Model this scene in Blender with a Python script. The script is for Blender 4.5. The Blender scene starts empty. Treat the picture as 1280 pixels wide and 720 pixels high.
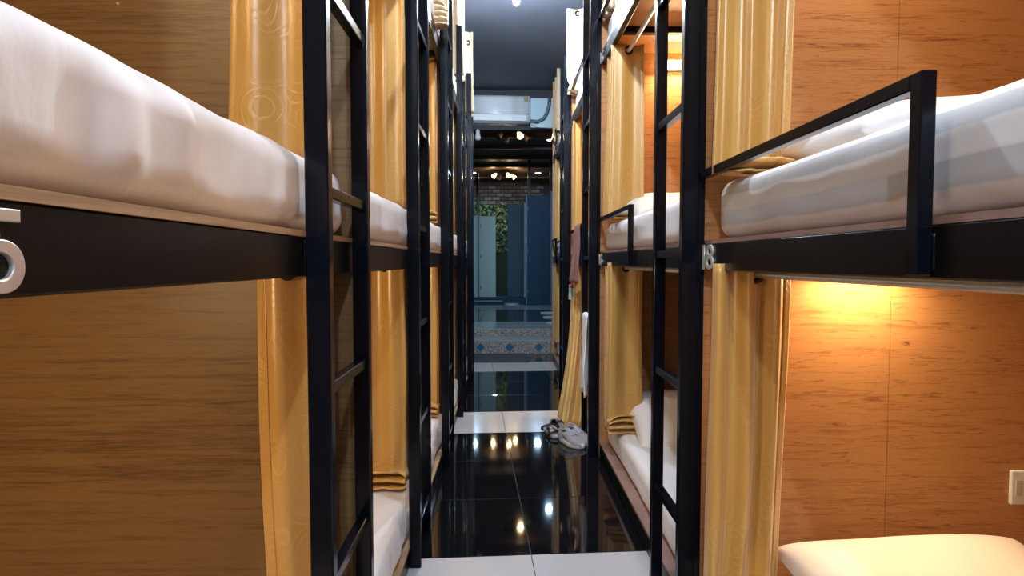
import bpy, bmesh, math, random
from mathutils import Vector, Matrix, noise, Euler

# ------------------------------------------------------------------ camera
S = bpy.context.scene
C = S.collection
F_PX, HCAM = 740.0, 1.28
cam_d = bpy.data.cameras.new('camera')
cam = bpy.data.objects.new('camera', cam_d)
C.objects.link(cam)
cam_d.sensor_width = 36.0
cam_d.lens = 36.0 * F_PX / 1280.0
cam_d.clip_start = 0.02
cam.location = (0, 0, HCAM)
PITCH = math.atan(33 / F_PX)
YAW = math.atan(10 / F_PX)
cam.rotation_euler = (math.pi / 2 - PITCH, 0, -YAW)
S.camera = cam

# ------------------------------------------------------------------ world and exposure
w = bpy.data.worlds.new('world')
S.world = w
w.use_nodes = True
w.node_tree.nodes['Background'].inputs[0].default_value = (0.35, 0.5, 0.8, 1)
w.node_tree.nodes['Background'].inputs[1].default_value = 0.05
vs = S.view_settings
vs.view_transform = 'Standard'
vs.look = 'None'
vs.gamma = 1.0
vs.use_curve_mapping = False
vs.exposure = 0.2

COOL = (0.72, 0.86, 1.0)
WARM = (1.0, 0.70, 0.38)


def light(name, kind, loc, energy, col, size=0.1, size_y=None, rot=(0, 0, 0), spread=None):
    d = bpy.data.lights.new(name, kind)
    d.energy = energy
    d.color = col
    if kind == 'AREA':
        if size_y:
            d.shape = 'RECTANGLE'
            d.size = size
            d.size_y = size_y
        else:
            d.size = size
        if spread:
            d.spread = spread
    else:
        d.shadow_soft_size = size
    o = bpy.data.objects.new(name, d)
    C.objects.link(o)
    o.location = loc
    o.rotation_euler = rot
    return o


# the corridor is lit by bare LED bulbs on the ceiling (built with the shell below, they emit from their glass); the last two are added fill behind the camera
BULBS = [(0.10, 4.86), (0.05, 2.05), (0.30, -1.3), (-0.30, -1.3)]
BULB_EMIT = [3900.0, 2800.0, 2600.0, 2600.0]
BULB_DROP = 0.22

# ------------------------------------------------------------------ helpers
R = random.Random(7)


def link(name, bm, mat, parent=None, smooth=False, loc=None):
    me = bpy.data.meshes.new(name)
    if parent is not None and loc is None:
        t = Vector(parent['_base']) if '_base' in parent else Vector(parent.location)
        bmesh.ops.translate(bm, verts=bm.verts, vec=-t)
    bm.normal_update()
    bm.to_mesh(me)
    bm.free()
    if smooth:
        for p in me.polygons:
            p.use_smooth = True
    o = bpy.data.objects.new(name, me)
    C.objects.link(o)
    if mat is not None:
        me.materials.append(mat)
    if parent is not None:
        o.parent = parent
        if '_base' in parent:
            o['_base'] = parent['_base']
        else:
            o['_base'] = tuple(parent.location)
    if loc is not None:
        o.location = loc
    return o


def tag(o, label=None, cat=None, group=None, kind=None):
    if label:
        o['label'] = label
    if cat:
        o['category'] = cat
    if group:
        o['group'] = group
    if kind:
        o['kind'] = kind
    return o


def empty(name, loc, label=None, cat=None, group=None):
    o = bpy.data.objects.new(name, None)
    o.empty_display_size = 0.05
    o.location = loc
    C.objects.link(o)
    o['_base'] = tuple(loc)
    return tag(o, label, cat, group)


def abox(bm, x0, x1, y0, y1, z0, z1, bev=0.0, seg=1):
    x0, x1 = sorted((x0, x1)); y0, y1 = sorted((y0, y1)); z0, z1 = sorted((z0, z1))
    vs_ = [bm.verts.new(p) for p in ((x0, y0, z0), (x1, y0, z0), (x1, y1, z0), (x0, y1, z0),
                                     (x0, y0, z1), (x1, y0, z1), (x1, y1, z1), (x0, y1, z1))]
    fs = [bm.faces.new([vs_[i] for i in q]) for q in ((3, 2, 1, 0), (4, 5, 6, 7), (0, 1, 5, 4), (1, 2, 6, 5), (2, 3, 7, 6), (3, 0, 4, 7))]
    if bev > 0:
        es = list({e for f in fs for e in f.edges})
        bmesh.ops.bevel(bm, geom=es, offset=bev, segments=seg, affect='EDGES', profile=0.5)


def box(name, x0, x1, y0, y1, z0, z1, mat, parent=None, bev=0.0, seg=1):
    bm = bmesh.new()
    abox(bm, x0, x1, y0, y1, z0, z1, bev, seg)
    return link(name, bm, mat, parent)


def tube_pts(bm, pts, r, n=8, cap=True, rs=None):
    pts = [Vector(p) for p in pts]
    rings = []
    prev = None
    for i, p in enumerate(pts):
        d = (pts[min(i + 1, len(pts) - 1)] - pts[max(i - 1, 0)])
        if d.length < 1e-9:
            d = Vector((0, 0, 1))
        d.normalize()
        if prev is None:
            a = Vector((0, 0, 1)) if abs(d.z) < 0.9 else Vector((1, 0, 0))
            u = d.cross(a).normalized()
        else:
            u = (prev - d * prev.dot(d)).normalized()
        prev = u
        v = d.cross(u)
        rr = rs[i] if rs else r
        rings.append([bm.verts.new(p + (u * math.cos(2 * math.pi * k / n) + v * math.sin(2 * math.pi * k / n)) * rr) for k in range(n)])
    for a, b in zip(rings[:-1], rings[1:]):
        for k in range(n):
            bm.faces.new((a[k], a[(k + 1) % n], b[(k + 1) % n], b[k]))
    if cap:
        bm.faces.new(rings[0][::-1])
        bm.faces.new(rings[-1])


def lathe(bm, prof, n=16, M=None):
    """prof: list of (r, z)"""
    rings = []
    for r, z in prof:
        ring = []
        for k in range(n):
            a = 2 * math.pi * k / n
            p = Vector((max(r, 1e-4) * math.cos(a), max(r, 1e-4) * math.sin(a), z))
            ring.append(bm.verts.new(M @ p if M else p))
        rings.append(ring)
    for a, b in zip(rings[:-1], rings[1:]):
        for k in range(n):
            bm.faces.new((a[k], a[(k + 1) % n], b[(k + 1) % n], b[k]))
    bm.faces.new(rings[0][::-1])
    bm.faces.new(rings[-1])


def torus(bm, c, axis, R_, r_, n=20, m=8):
    axis = Vector(axis).normalized()
    a = Vector((0, 0, 1)) if abs(axis.z) < 0.9 else Vector((1, 0, 0))
    u = axis.cross(a).normalized()
    v = axis.cross(u)
    c = Vector(c)
    rings = []
    for i in range(n):
        t = 2 * math.pi * i / n
        d = u * math.cos(t) + v * math.sin(t)
        rings.append([bm.verts.new(c + d * (R_ + r_ * math.cos(2 * math.pi * j / m)) + axis * (r_ * math.sin(2 * math.pi * j / m))) for j in range(m)])
    for i in range(n):
        a_, b_ = rings[i], rings[(i + 1) % n]
        for j in range(m):
            bm.faces.new((a_[j], a_[(j + 1) % m], b_[(j + 1) % m], b_[j]))


def soft_box(bm, x0, x1, y0, y1, z0, z1, r, n=(20, 20, 6), fn=None):
    """rounded box made of a fine grid, fn(p, nrm) gives an extra offset"""
    cx, cy, cz = (x0 + x1) / 2, (y0 + y1) / 2, (z0 + z1) / 2
    hx, hy, hz = (x1 - x0) / 2, (y1 - y0) / 2, (z1 - z0) / 2
    r = min(r, hx, hy, hz)
    cache = {}

    def put(u, v, w_):
        key = (round(u, 5), round(v, 5), round(w_, 5))
        if key in cache:
            return cache[key]
        p = Vector((u * hx, v * hy, w_ * hz))
        q = Vector((max(-hx + r, min(hx - r, p.x)), max(-hy + r, min(hy - r, p.y)), max(-hz + r, min(hz - r, p.z))))
        d = p - q
        nrm = d.normalized() if d.length > 1e-9 else Vector((0, 0, 1))
        pp = q + nrm * r if d.length > 1e-9 else p
        pp = pp + Vector((cx, cy, cz))
        if fn:
            pp = pp + fn(pp, nrm)
        vv = bm.verts.new(pp)
        cache[key] = vv
        return vv

    def axis(n_, h):
        k = min(0.49, r / (2 * h))
        # denser near the rounded borders
        c_ = [-1, -1 + 0.3 * k, -1 + 0.8 * k, -1 + 1.4 * k] + [-1 + 2 * k + (2 - 4 * k) * i / n_ for i in range(n_ + 1)] + [1 - 1.4 * k, 1 - 0.8 * k, 1 - 0.3 * k, 1]
        return c_
    ax, ay, az = axis(n[0], hx), axis(n[1], hy), axis(n[2], hz)

    def grid(a, b, f, flip):
        for i in range(len(a) - 1):
            for j in range(len(b) - 1):
                q = [f(a[i], b[j]), f(a[i + 1], b[j]), f(a[i + 1], b[j + 1]), f(a[i], b[j + 1])]
                if len(set(q)) < 4:
                    continue
                try:
                    bm.faces.new(q[::-1] if flip else q)
                except ValueError:
                    pass
    grid(ax, ay, lambda u, v: put(u, v, 1), False)
    grid(ax, ay, lambda u, v: put(u, v, -1), True)
    grid(ax, az, lambda u, v: put(u, -1, v), False)
    grid(ax, az, lambda u, v: put(u, 1, v), True)
    grid(ay, az, lambda u, v: put(1, u, v), False)
    grid(ay, az, lambda u, v: put(-1, u, v), True)


# ------------------------------------------------------------------ materials
def mat_new(name):
    m = bpy.data.materials.new(name)
    m.use_nodes = True
    nt = m.node_tree
    return m, nt, nt.nodes['Principled BSDF']


def N(nt, typ, **kw):
    n = nt.nodes.new(typ)
    for k, v in kw.items():
        if k.startswith('i_'):
            n.inputs[k[2:].replace('_', ' ')].default_value = v
        else:
            setattr(n, k, v)
    return n


def ramp(nt, stops, interp='LINEAR'):
    n = nt.nodes.new('ShaderNodeValToRGB')
    cr = n.color_ramp
    cr.interpolation = interp
    while len(cr.elements) < len(stops):
        cr.elements.new(0.5)
    for e, (p, c) in zip(cr.elements, stops):
        e.position = p
        e.color = (c[0], c[1], c[2], 1)
    return n


def plain(name, col, rough=0.5, metal=0.0, spec=0.5, coat=0.0, bump=0.0, bscale=60, var=0.0, emit=None, estr=0.0):
    m, nt, b = mat_new(name)
    b.inputs['Base Color'].default_value = (*col, 1)
    b.inputs['Roughness'].default_value = rough
    b.inputs['Metallic'].default_value = metal
    b.inputs['Specular IOR Level'].default_value = spec
    b.inputs['Coat Weight'].default_value = coat
    if bump or var:
        tc = N(nt, 'ShaderNodeTexCoord')
        nz = N(nt, 'ShaderNodeTexNoise', i_Scale=bscale, i_Detail=5.0)
        nt.links.new(tc.outputs['Object'], nz.inputs['Vector'])
        if bump:
            bp = N(nt, 'ShaderNodeBump', i_Strength=bump, i_Distance=0.004)
            nt.links.new(nz.outputs['Fac'], bp.inputs['Height'])
            nt.links.new(bp.outputs['Normal'], b.inputs['Normal'])
        if var:
            cr = ramp(nt, [(0.3, [c * (1 - var) for c in col]), (0.7, [min(1, c * (1 + var)) for c in col])])
            nt.links.new(nz.outputs['Fac'], cr.inputs['Fac'])
            nt.links.new(cr.outputs['Color'], b.inputs['Base Color'])
    if emit:
        b.inputs['Emission Color'].default_value = (*emit, 1)
        b.inputs['Emission Strength'].default_value = estr
    return m


def wood(name, stops, stretch=(1.6, 40, 40), scale=1.0, fine=0.35, rough=0.45, bump=0.12, dark=None, boards=None, spec=0.4):
    m, nt, b = mat_new(name)
    tc = N(nt, 'ShaderNodeTexCoord')
    mp = N(nt, 'ShaderNodeMapping')
    mp.inputs['Scale'].default_value = stretch
    nt.links.new(tc.outputs['Object'], mp.inputs['Vector'])
    n1 = N(nt, 'ShaderNodeTexNoise', i_Scale=scale, i_Detail=7.0, i_Roughness=0.62, i_Distortion=0.9)
    nt.links.new(mp.outputs['Vector'], n1.inputs['Vector'])
    mp2 = N(nt, 'ShaderNodeMapping')
    mp2.inputs['Scale'].default_value = (stretch[0] * 5, stretch[1] * 6, stretch[2] * 6)
    nt.links.new(tc.outputs['Object'], mp2.inputs['Vector'])
    n2 = N(nt, 'ShaderNodeTexNoise', i_Scale=scale, i_Detail=4.0, i_Roughness=0.7)
    nt.links.new(mp2.outputs['Vector'], n2.inputs['Vector'])
    mx = N(nt, 'ShaderNodeMath', operation='MULTIPLY_ADD')
    nt.links.new(n2.outputs['Fac'], mx.inputs[0])
    mx.inputs[1].default_value = fine
    nt.links.new(n1.outputs['Fac'], mx.inputs[2])
    val = mx.outputs[0]
    if boards:
        # tone bands of the printed laminate, constant along a board
        sp = N(nt, 'ShaderNodeSeparateXYZ')
        nt.links.new(tc.outputs['Object'], sp.inputs[0])
        dv = N(nt, 'ShaderNodeMath', operation='DIVIDE')
        nt.links.new(sp.outputs['Z'], dv.inputs[0])
        dv.inputs[1].default_value = boards
        fl = N(nt, 'ShaderNodeMath', operation='FLOOR')
        nt.links.new(dv.outputs[0], fl.inputs[0])
        wn = N(nt, 'ShaderNodeTexWhiteNoise', noise_dimensions='1D')
        nt.links.new(fl.outputs[0], wn.inputs['W'])
        ad = N(nt, 'ShaderNodeMath', operation='MULTIPLY_ADD')
        nt.links.new(wn.outputs['Value'], ad.inputs[0])
        ad.inputs[1].default_value = 0.13
        nt.links.new(val, ad.inputs[2])
        val = ad.outputs[0]
    cr = ramp(nt, stops)
    nt.links.new(val, cr.inputs['Fac'])
    col = cr.outputs['Color']
    if dark:
        # dark mineral streaks
        mp3 = N(nt, 'ShaderNodeMapping')
        mp3.inputs['Scale'].default_value = (stretch[0] * 1.3, stretch[1] * 0.9, stretch[2] * 0.9)
        mp3.inputs['Location'].default_value = (3.1, 1.7, 5.2)
        nt.links.new(tc.outputs['Object'], mp3.inputs['Vector'])
        n3 = N(nt, 'ShaderNodeTexNoise', i_Scale=scale * 1.5, i_Detail=6.0, i_Roughness=0.75, i_Distortion=1.6)
        nt.links.new(mp3.outputs['Vector'], n3.inputs['Vector'])
        r3 = ramp(nt, [(0.56, (0, 0, 0)), (0.70, (1, 1, 1))])
        nt.links.new(n3.outputs['Fac'], r3.inputs['Fac'])
        mxr = N(nt, 'ShaderNodeMix', data_type='RGBA')
        nt.links.new(r3.outputs['Color'], mxr.inputs[0])
        nt.links.new(col, mxr.inputs[6])
        mxr.inputs[7].default_value = (*dark, 1)
        col = mxr.outputs[2]
    nt.links.new(col, b.inputs['Base Color'])
    b.inputs['Roughness'].default_value = rough
    b.inputs['Specular IOR Level'].default_value = spec
    bp = N(nt, 'ShaderNodeBump', i_Strength=bump, i_Distance=0.002)
    nt.links.new(mx.outputs[0], bp.inputs['Height'])
    nt.links.new(bp.outputs['Normal'], b.inputs['Normal'])
    return m


def satin(name, col, col2, rough=0.36, metal=0.25):
    m, nt, b = mat_new(name)
    uv = N(nt, 'ShaderNodeUVMap', uv_map='uv')
    mp = N(nt, 'ShaderNodeMapping')
    mp.inputs['Scale'].default_value = (1.25, 1, 1)
    nt.links.new(uv.outputs['UV'], mp.inputs['Vector'])
    nz = N(nt, 'ShaderNodeTexNoise', i_Scale=6.0, i_Detail=2.0)
    nt.links.new(mp.outputs['Vector'], nz.inputs['Vector'])
    vm = N(nt, 'ShaderNodeVectorMath', operation='MULTIPLY_ADD')
    nt.links.new(nz.outputs['Color'], vm.inputs[0])
    vm.inputs[1].default_value = (0.10, 0.10, 0)
    nt.links.new(mp.outputs['Vector'], vm.inputs[2])
    vo = N(nt, 'ShaderNodeTexVoronoi', i_Scale=9.0)
    nt.links.new(vm.outputs[0], vo.inputs['Vector'])
    m1 = N(nt, 'ShaderNodeMath', operation='MULTIPLY')
    nt.links.new(vo.outputs['Distance'], m1.inputs[0])
    m1.inputs[1].default_value = 46.0
    sn = N(nt, 'ShaderNodeMath', operation='SINE')
    nt.links.new(m1.outputs[0], sn.inputs[0])
    rp = ramp(nt, [(0.55, (0, 0, 0)), (0.85, (1, 1, 1))])
    nt.links.new(sn.outputs[0], rp.inputs['Fac'])
    mask = N(nt, 'ShaderNodeTexNoise', i_Scale=5.0, i_Detail=1.0)
    nt.links.new(mp.outputs['Vector'], mask.inputs['Vector'])
    rm = ramp(nt, [(0.42, (0, 0, 0)), (0.58, (1, 1, 1))])
    nt.links.new(mask.outputs['Fac'], rm.inputs['Fac'])
    ml = N(nt, 'ShaderNodeMath', operation='MULTIPLY')
    nt.links.new(rp.outputs['Color'], ml.inputs[0])
    nt.links.new(rm.outputs['Color'], ml.inputs[1])
    mx = N(nt, 'ShaderNodeMix', data_type='RGBA')
    nt.links.new(ml.outputs[0], mx.inputs[0])
    mx.inputs[6].default_value = (*col, 1)
    mx.inputs[7].default_value = (*col2, 1)
    nt.links.new(mx.outputs[2], b.inputs['Base Color'])
    rr = N(nt, 'ShaderNodeMapRange')
    nt.links.new(ml.outputs[0], rr.inputs['Value'])
    rr.inputs['To Min'].default_value = rough
    rr.inputs['To Max'].default_value = rough + 0.14
    nt.links.new(rr.outputs[0], b.inputs['Roughness'])
    b.inputs['Metallic'].default_value = metal
    b.inputs['Specular IOR Level'].default_value = 0.85
    b.inputs['Coat Weight'].default_value = 0.35
    b.inputs['Coat Roughness'].default_value = 0.32
    b.inputs['Sheen Weight'].default_value = 0.3
    b.inputs['Sheen Roughness'].default_value = 0.4
    weave = N(nt, 'ShaderNodeTexNoise', i_Scale=420.0, i_Detail=2.0)
    nt.links.new(uv.outputs['UV'], weave.inputs['Vector'])
    b1 = N(nt, 'ShaderNodeBump', i_Strength=0.22, i_Distance=0.002)
    nt.links.new(ml.outputs[0], b1.inputs['Height'])
    b2 = N(nt, 'ShaderNodeBump', i_Strength=0.10, i_Distance=0.001)
    nt.links.new(weave.outputs['Fac'], b2.inputs['Height'])
    nt.links.new(b1.outputs['Normal'], b2.inputs['Normal'])
    nt.links.new(b2.outputs['Normal'], b.inputs['Normal'])
    return m


def sheet_mat(name, col, stripe=0.0, step=0.055, axis='Z'):
    """white cotton, optionally with woven satin stripes"""
    m, nt, b = mat_new(name)
    tc = N(nt, 'ShaderNodeTexCoord')
    b.inputs['Base Color'].default_value = (*col, 1)
    b.inputs['Roughness'].default_value = 0.62
    b.inputs['Sheen Weight'].default_value = 0.15
    if stripe:
        sp = N(nt, 'ShaderNodeSeparateXYZ')
        nt.links.new(tc.outputs['Object'], sp.inputs[0])
        ad = N(nt, 'ShaderNodeMath', operation='ADD')
        nt.links.new(sp.outputs['X'], ad.inputs[0])
        nt.links.new(sp.outputs['Z'], ad.inputs[1])
        md = N(nt, 'ShaderNodeMath', operation='PINGPONG')
        nt.links.new(ad.outputs[0], md.inputs[0])
        md.inputs[1].default_value = step
        rp = ramp(nt, [(0.45 * step / 1.0, (0, 0, 0)), (0.55 * step / 1.0, (1, 1, 1))])
        dv = N(nt, 'ShaderNodeMath', operation='MULTIPLY')
        nt.links.new(md.outputs[0], dv.inputs[0])
        dv.inputs[1].default_value = 1.0
        nt.links.new(dv.outputs[0], rp.inputs['Fac'])
        mx = N(nt, 'ShaderNodeMix', data_type='RGBA')
        nt.links.new(rp.outputs['Color'], mx.inputs[0])
        mx.inputs[6].default_value = (*col, 1)
        mx.inputs[7].default_value = (*[c * (1 - stripe) for c in col], 1)
        nt.links.new(mx.outputs[2], b.inputs['Base Color'])
        rr = N(nt, 'ShaderNodeMapRange')
        nt.links.new(rp.outputs['Color'], rr.inputs['Value'])
        rr.inputs['To Min'].default_value = 0.42
        rr.inputs['To Max'].default_value = 0.7
        nt.links.new(rr.outputs[0], b.inputs['Roughness'])
    mp = N(nt, 'ShaderNodeMapping')
    mp.inputs['Scale'].default_value = (1.0, 1.0, 0.55)
    nt.links.new(tc.outputs['Object'], mp.inputs['Vector'])
    nz = N(nt, 'ShaderNodeTexNoise', i_Scale=9.0, i_Detail=4.0, i_Distortion=1.2)
    nt.links.new(mp.outputs['Vector'], nz.inputs['Vector'])
    bp = N(nt, 'ShaderNodeBump', i_Strength=0.22, i_Distance=0.012)
    nt.links.new(nz.outputs['Fac'], bp.inputs['Height'])
    nt.links.new(bp.outputs['Normal'], b.inputs['Normal'])
    return m


def speckle(name, c1, c2, c3, scale=180, rough=0.6):
    m, nt, b = mat_new(name)
    tc = N(nt, 'ShaderNodeTexCoord')
    vo = N(nt, 'ShaderNodeTexVoronoi', i_Scale=scale)
    nt.links.new(tc.outputs['Object'], vo.inputs['Vector'])
    sp = N(nt, 'ShaderNodeSeparateColor')
    nt.links.new(vo.outputs['Color'], sp.inputs[0])
    cr = ramp(nt, [(0.2, c1), (0.55, c2), (0.9, c3)])
    nt.links.new(sp.outputs[0], cr.inputs['Fac'])
    nt.links.new(cr.outputs['Color'], b.inputs['Base Color'])
    b.inputs['Roughness'].default_value = rough
    return m


M = {}
M['steel'] = plain('black_enamel', (0.0028, 0.0045, 0.0085), 0.2, spec=0.24, bump=0.05, bscale=35)
M['rail'] = plain('black_rail_enamel', (0.005, 0.0045, 0.005), 0.3, spec=0.25, bump=0.06, bscale=30)
M['chrome'] = plain('brushed_aluminium', (0.72, 0.70, 0.68), 0.35, metal=0.55)
M['rod'] = plain('cream_rod', (0.62, 0.56, 0.48), 0.3, spec=0.6)
M['grommet'] = plain('brown_eyelet', (0.035, 0.014, 0.01), 0.3, metal=0.6)
M['ply_r'] = wood('reddish_plywood', [(0.45, (0.12, 0.040, 0.012)), (0.62, (0.32, 0.125, 0.038)), (0.86, (0.51, 0.25, 0.095))],
                  stretch=(2.6, 2.6, 40), scale=1.2, fine=0.75, rough=0.5, bump=0.10, dark=(0.13, 0.035, 0.010))
M['ply_edge_r'] = wood('plywood_deck_edge', [(0.3, (0.16, 0.075, 0.055)), (0.7, (0.32, 0.19, 0.15))], stretch=(6, 3, 40), rough=0.7)
M['lam_l'] = wood('brown_laminate', [(0.45, (0.045, 0.022, 0.008)), (0.70, (0.118, 0.062, 0.023)), (0.98, (0.235, 0.135, 0.055))],
                  stretch=(2.4, 2.4, 60), scale=1.3, fine=0.75, rough=0.42, bump=0.06, boards=0.17)
M['deck'] = wood('tan_plywood', [(0.3, (0.22, 0.12, 0.055)), (0.7, (0.46, 0.30, 0.17))], stretch=(6, 3, 60), rough=0.7)
M['gold'] = satin('gold_satin', (0.64, 0.35, 0.080), (0.69, 0.40, 0.11), metal=0.06)
M['cream'] = satin('cream_satin', (0.62, 0.46, 0.27), (0.66, 0.50, 0.31), rough=0.42, metal=0.12)
M['sheet'] = sheet_mat('white_sheet', (0.84, 0.81, 0.81))
M['sheet_s'] = sheet_mat('striped_white_sheet', (0.87, 0.85, 0.86), stripe=0.34, step=0.042)
M['black_tile'] = plain('black_polished_tile', (0.006, 0.006, 0.008), 0.045, spec=0.5)
M['white_tile'] = plain('pale_polished_tile', (0.62, 0.58, 0.57), 0.16, spec=0.5, var=0.03, bscale=4)
M['grout'] = plain('grey_grout', (0.10, 0.10, 0.11), 0.8)
M['ceil'] = plain('grey_ceiling_paint', (0.13, 0.145, 0.19), 0.62, var=0.05, bscale=2)
M['wall'] = plain('dark_wall_paint', (0.12, 0.12, 0.14), 0.8, var=0.05, bscale=3)
M['tube'] = plain('lit_tube', (1, 1, 1), 0.4, emit=(0.5, 0.8, 1.0), estr=6.0)
M['white_plastic'] = plain('white_plastic', (0.76, 0.82, 0.87), 0.32)
M['warm_lamp'] = plain('warm_diffuser', (1, 0.9, 0.75), 0.4, emit=(1.0, 0.74, 0.38), estr=14.0)
M['off_lamp'] = plain('unlit_diffuser', (0.6, 0.56, 0.5), 0.5)

# ------------------------------------------------------------------ the corridor shell
XW_L, XW_R = -2.25, 2.02
Y_BACK, Y_HEAD = -2.6, 8.55
Z_CEIL = 3.72
fl = box('floor', XW_L - 0.1, XW_R + 0.1, Y_BACK, 8.16, -0.06, -0.006, M['grout'])
tag(fl, kind='structure')
TILE, ROT = 0.62, math.radians(3.2)
gap = 0.0018
tile_me = {}
for key in ('black_tile', 'white_tile'):
    bm = bmesh.new()
    abox(bm, gap, TILE - gap, gap, TILE - gap, -0.006, 0.0, 0.0012)
    me = bpy.data.meshes.new('tile')
    bm.to_mesh(me)
    bm.free()
    me.materials.append(M[key])
    tile_me[key] = me
# row k starts at depth OY + k*TILE (in the tiles' own turned grid)
ca, sa = math.cos(ROT), math.sin(ROT)
OX, OY = 0.118, 2.532
WHITE_ROWS = {-1, 3, 7, -5}
for k in range(-8, 9):
    for j in range(-3, 3):
        u, v = j * TILE, k * TILE
        px, py = OX + u * ca - v * sa, OY + u * sa + v * ca
        if py < -2.5 or py + TILE > 8.2 or px < -1.4 or px > 1.5:
            continue
        o = bpy.data.objects.new('tile', tile_me['white_tile' if k in WHITE_ROWS else 'black_tile'])
        C.objects.link(o)
        o.location = (px, py, 0)
        o.rotation_euler = (0, 0, ROT)
        o.parent = fl

tag(box('ceiling', XW_L - 0.1, XW_R + 0.1, Y_BACK - 0.1, Y_HEAD, Z_CEIL, Z_CEIL + 0.1, M['ceil']), kind='structure')
ceil = bpy.data.objects['ceiling']
for yj in (6.25, 3.8, 1.35, -1.1):
    box('joint_strip', XW_L, XW_R, yj - 0.004, yj + 0.004, Z_CEIL - 0.0004, Z_CEIL + 0.01, M['wall'], ceil)
for xj in (0.72, -0.5):
    box('joint_strip', xj - 0.004, xj + 0.004, Y_BACK, Y_HEAD, Z_CEIL - 0.0004, Z_CEIL + 0.01, M['wall'], ceil)
tag(box('wall_left', XW_L - 0.1, XW_L, Y_BACK, Y_HEAD, -0.05, Z_CEIL, M['lam_l']), kind='structure')
tag(box('wall_right', XW_R, XW_R + 0.1, Y_BACK, Y_HEAD, -0.05, Z_CEIL, M['ply_r']), kind='structure')
tag(box('wall_back', XW_L - 0.1, XW_R + 0.1, Y_BACK - 0.1, Y_BACK, -0.05, Z_CEIL, plain('grey_white_wall_paint', (0.5, 0.5, 0.5), 0.8)), kind='structure')  # unseen wall behind the camera, made pale to bounce the rear fill

# ceiling bulbs; the rear pair is unseen, added to fill the bunk fronts
for i, (tx, ty) in enumerate(BULBS):
    t = empty('ceiling_bulb', (tx, ty, Z_CEIL),
              ['bare glowing bulb on the corridor ceiling toward the far end', 'bare glowing bulb on the ceiling above the second left bunk',
               'added fill bulb, out of view on the ceiling behind the nearest right bunk', 'added fill bulb, out of view on the ceiling behind the nearest left bunk'][i], 'lamp')
    bm = bmesh.new()
    lathe(bm, [(0.02, -BULB_DROP + 0.06), (0.024, -BULB_DROP + 0.03), (0.02, -BULB_DROP), (0.0, -BULB_DROP - 0.001)][::-1], 18, Matrix.Translation((tx, ty, Z_CEIL - 0.062)))
    link('socket', bm, M['white_plastic'], t, True)
    bm = bmesh.new()
    lathe(bm, [(0.045, 0), (0.045, -0.02), (0.02, -0.03), (0.0, -0.031)][::-1], 18, Matrix.Translation((tx, ty, Z_CEIL - 0.0005)))
    link('ceiling_rose', bm, M['white_plastic'], t, True)
    bm = bmesh.new()
    tube_pts(bm, [(tx, ty, Z_CEIL - 0.02), (tx, ty, Z_CEIL - BULB_DROP)], 0.004, 6)
    link('cord', bm, M['white_plastic'], t, True)
    bm = bmesh.new()
    lathe(bm, [(0.016, 0.0), (0.021, -0.02), (0.027, -0.045), (0.027, -0.065), (0.021, -0.085), (0.010, -0.097), (0.0, -0.10)][::-1], 18, Matrix.Translation((tx, ty, Z_CEIL - 0.062 - BULB_DROP)))
    link('bulb_glass', bm, plain('lit_bulb', (1, 1, 1), 0.4, emit=COOL, estr=BULB_EMIT[i]), t, True)

# ------------------------------------------------------------------ bunks
RAIL_H = 0.08
TIER_L = [0.005, 1.25, 2.53]        # underside of the front rail of each tier
TIER_R = [0.005, 1.254, 2.53]
DECK_T = 0.012
POST_TOP = 3.17


def text_mesh(ch, size):
    cu = bpy.data.curves.new('digit', 'FONT')
    cu.body = ch
    cu.size = size
    cu.extrude = 0.0016
    cu.bevel_depth = 0.0012
    cu.bevel_resolution = 1
    cu.align_x = 'CENTER'
    o = bpy.data.objects.new('tmp', cu)
    C.objects.link(o)
    dg = bpy.context.evaluated_depsgraph_get()
    me = bpy.data.meshes.new_from_object(o.evaluated_get(dg))
    bpy.data.objects.remove(o)
    bpy.data.curves.remove(cu)
    return me


def digit(ch, size, loc, side, parent, tilt=0.0):
    """side +1: on a left-hand rail (faces +X); side -1: on a right-hand rail (faces -X)"""
    me = text_mesh(ch, size)
    if side < 0:
        mat = Matrix(((0, 0, -1, 0), (-1, 0, 0, 0), (0, 1, 0, 0), (0, 0, 0, 1)))
    else:
        mat = Matrix(((0, 0, 1, 0), (1, 0, 0, 0), (0, 1, 0, 0), (0, 0, 0, 1)))
    me.transform(Matrix.Translation(Vector(loc) - Vector(parent.location)) @ Matrix.Rotation(tilt, 4, 'Z') @ mat)
    if not me.materials:
        me.materials.append(M['chrome'])
    else:
        me.materials[0] = M['chrome']
    o = bpy.data.objects.new('number_digit', me)
    C.objects.link(o)
    o.parent = parent
    tag(o, 'silver number %s' % ch)
    return o


def xl(y):
    return 0.0055 * (y - 1.2)


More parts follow.
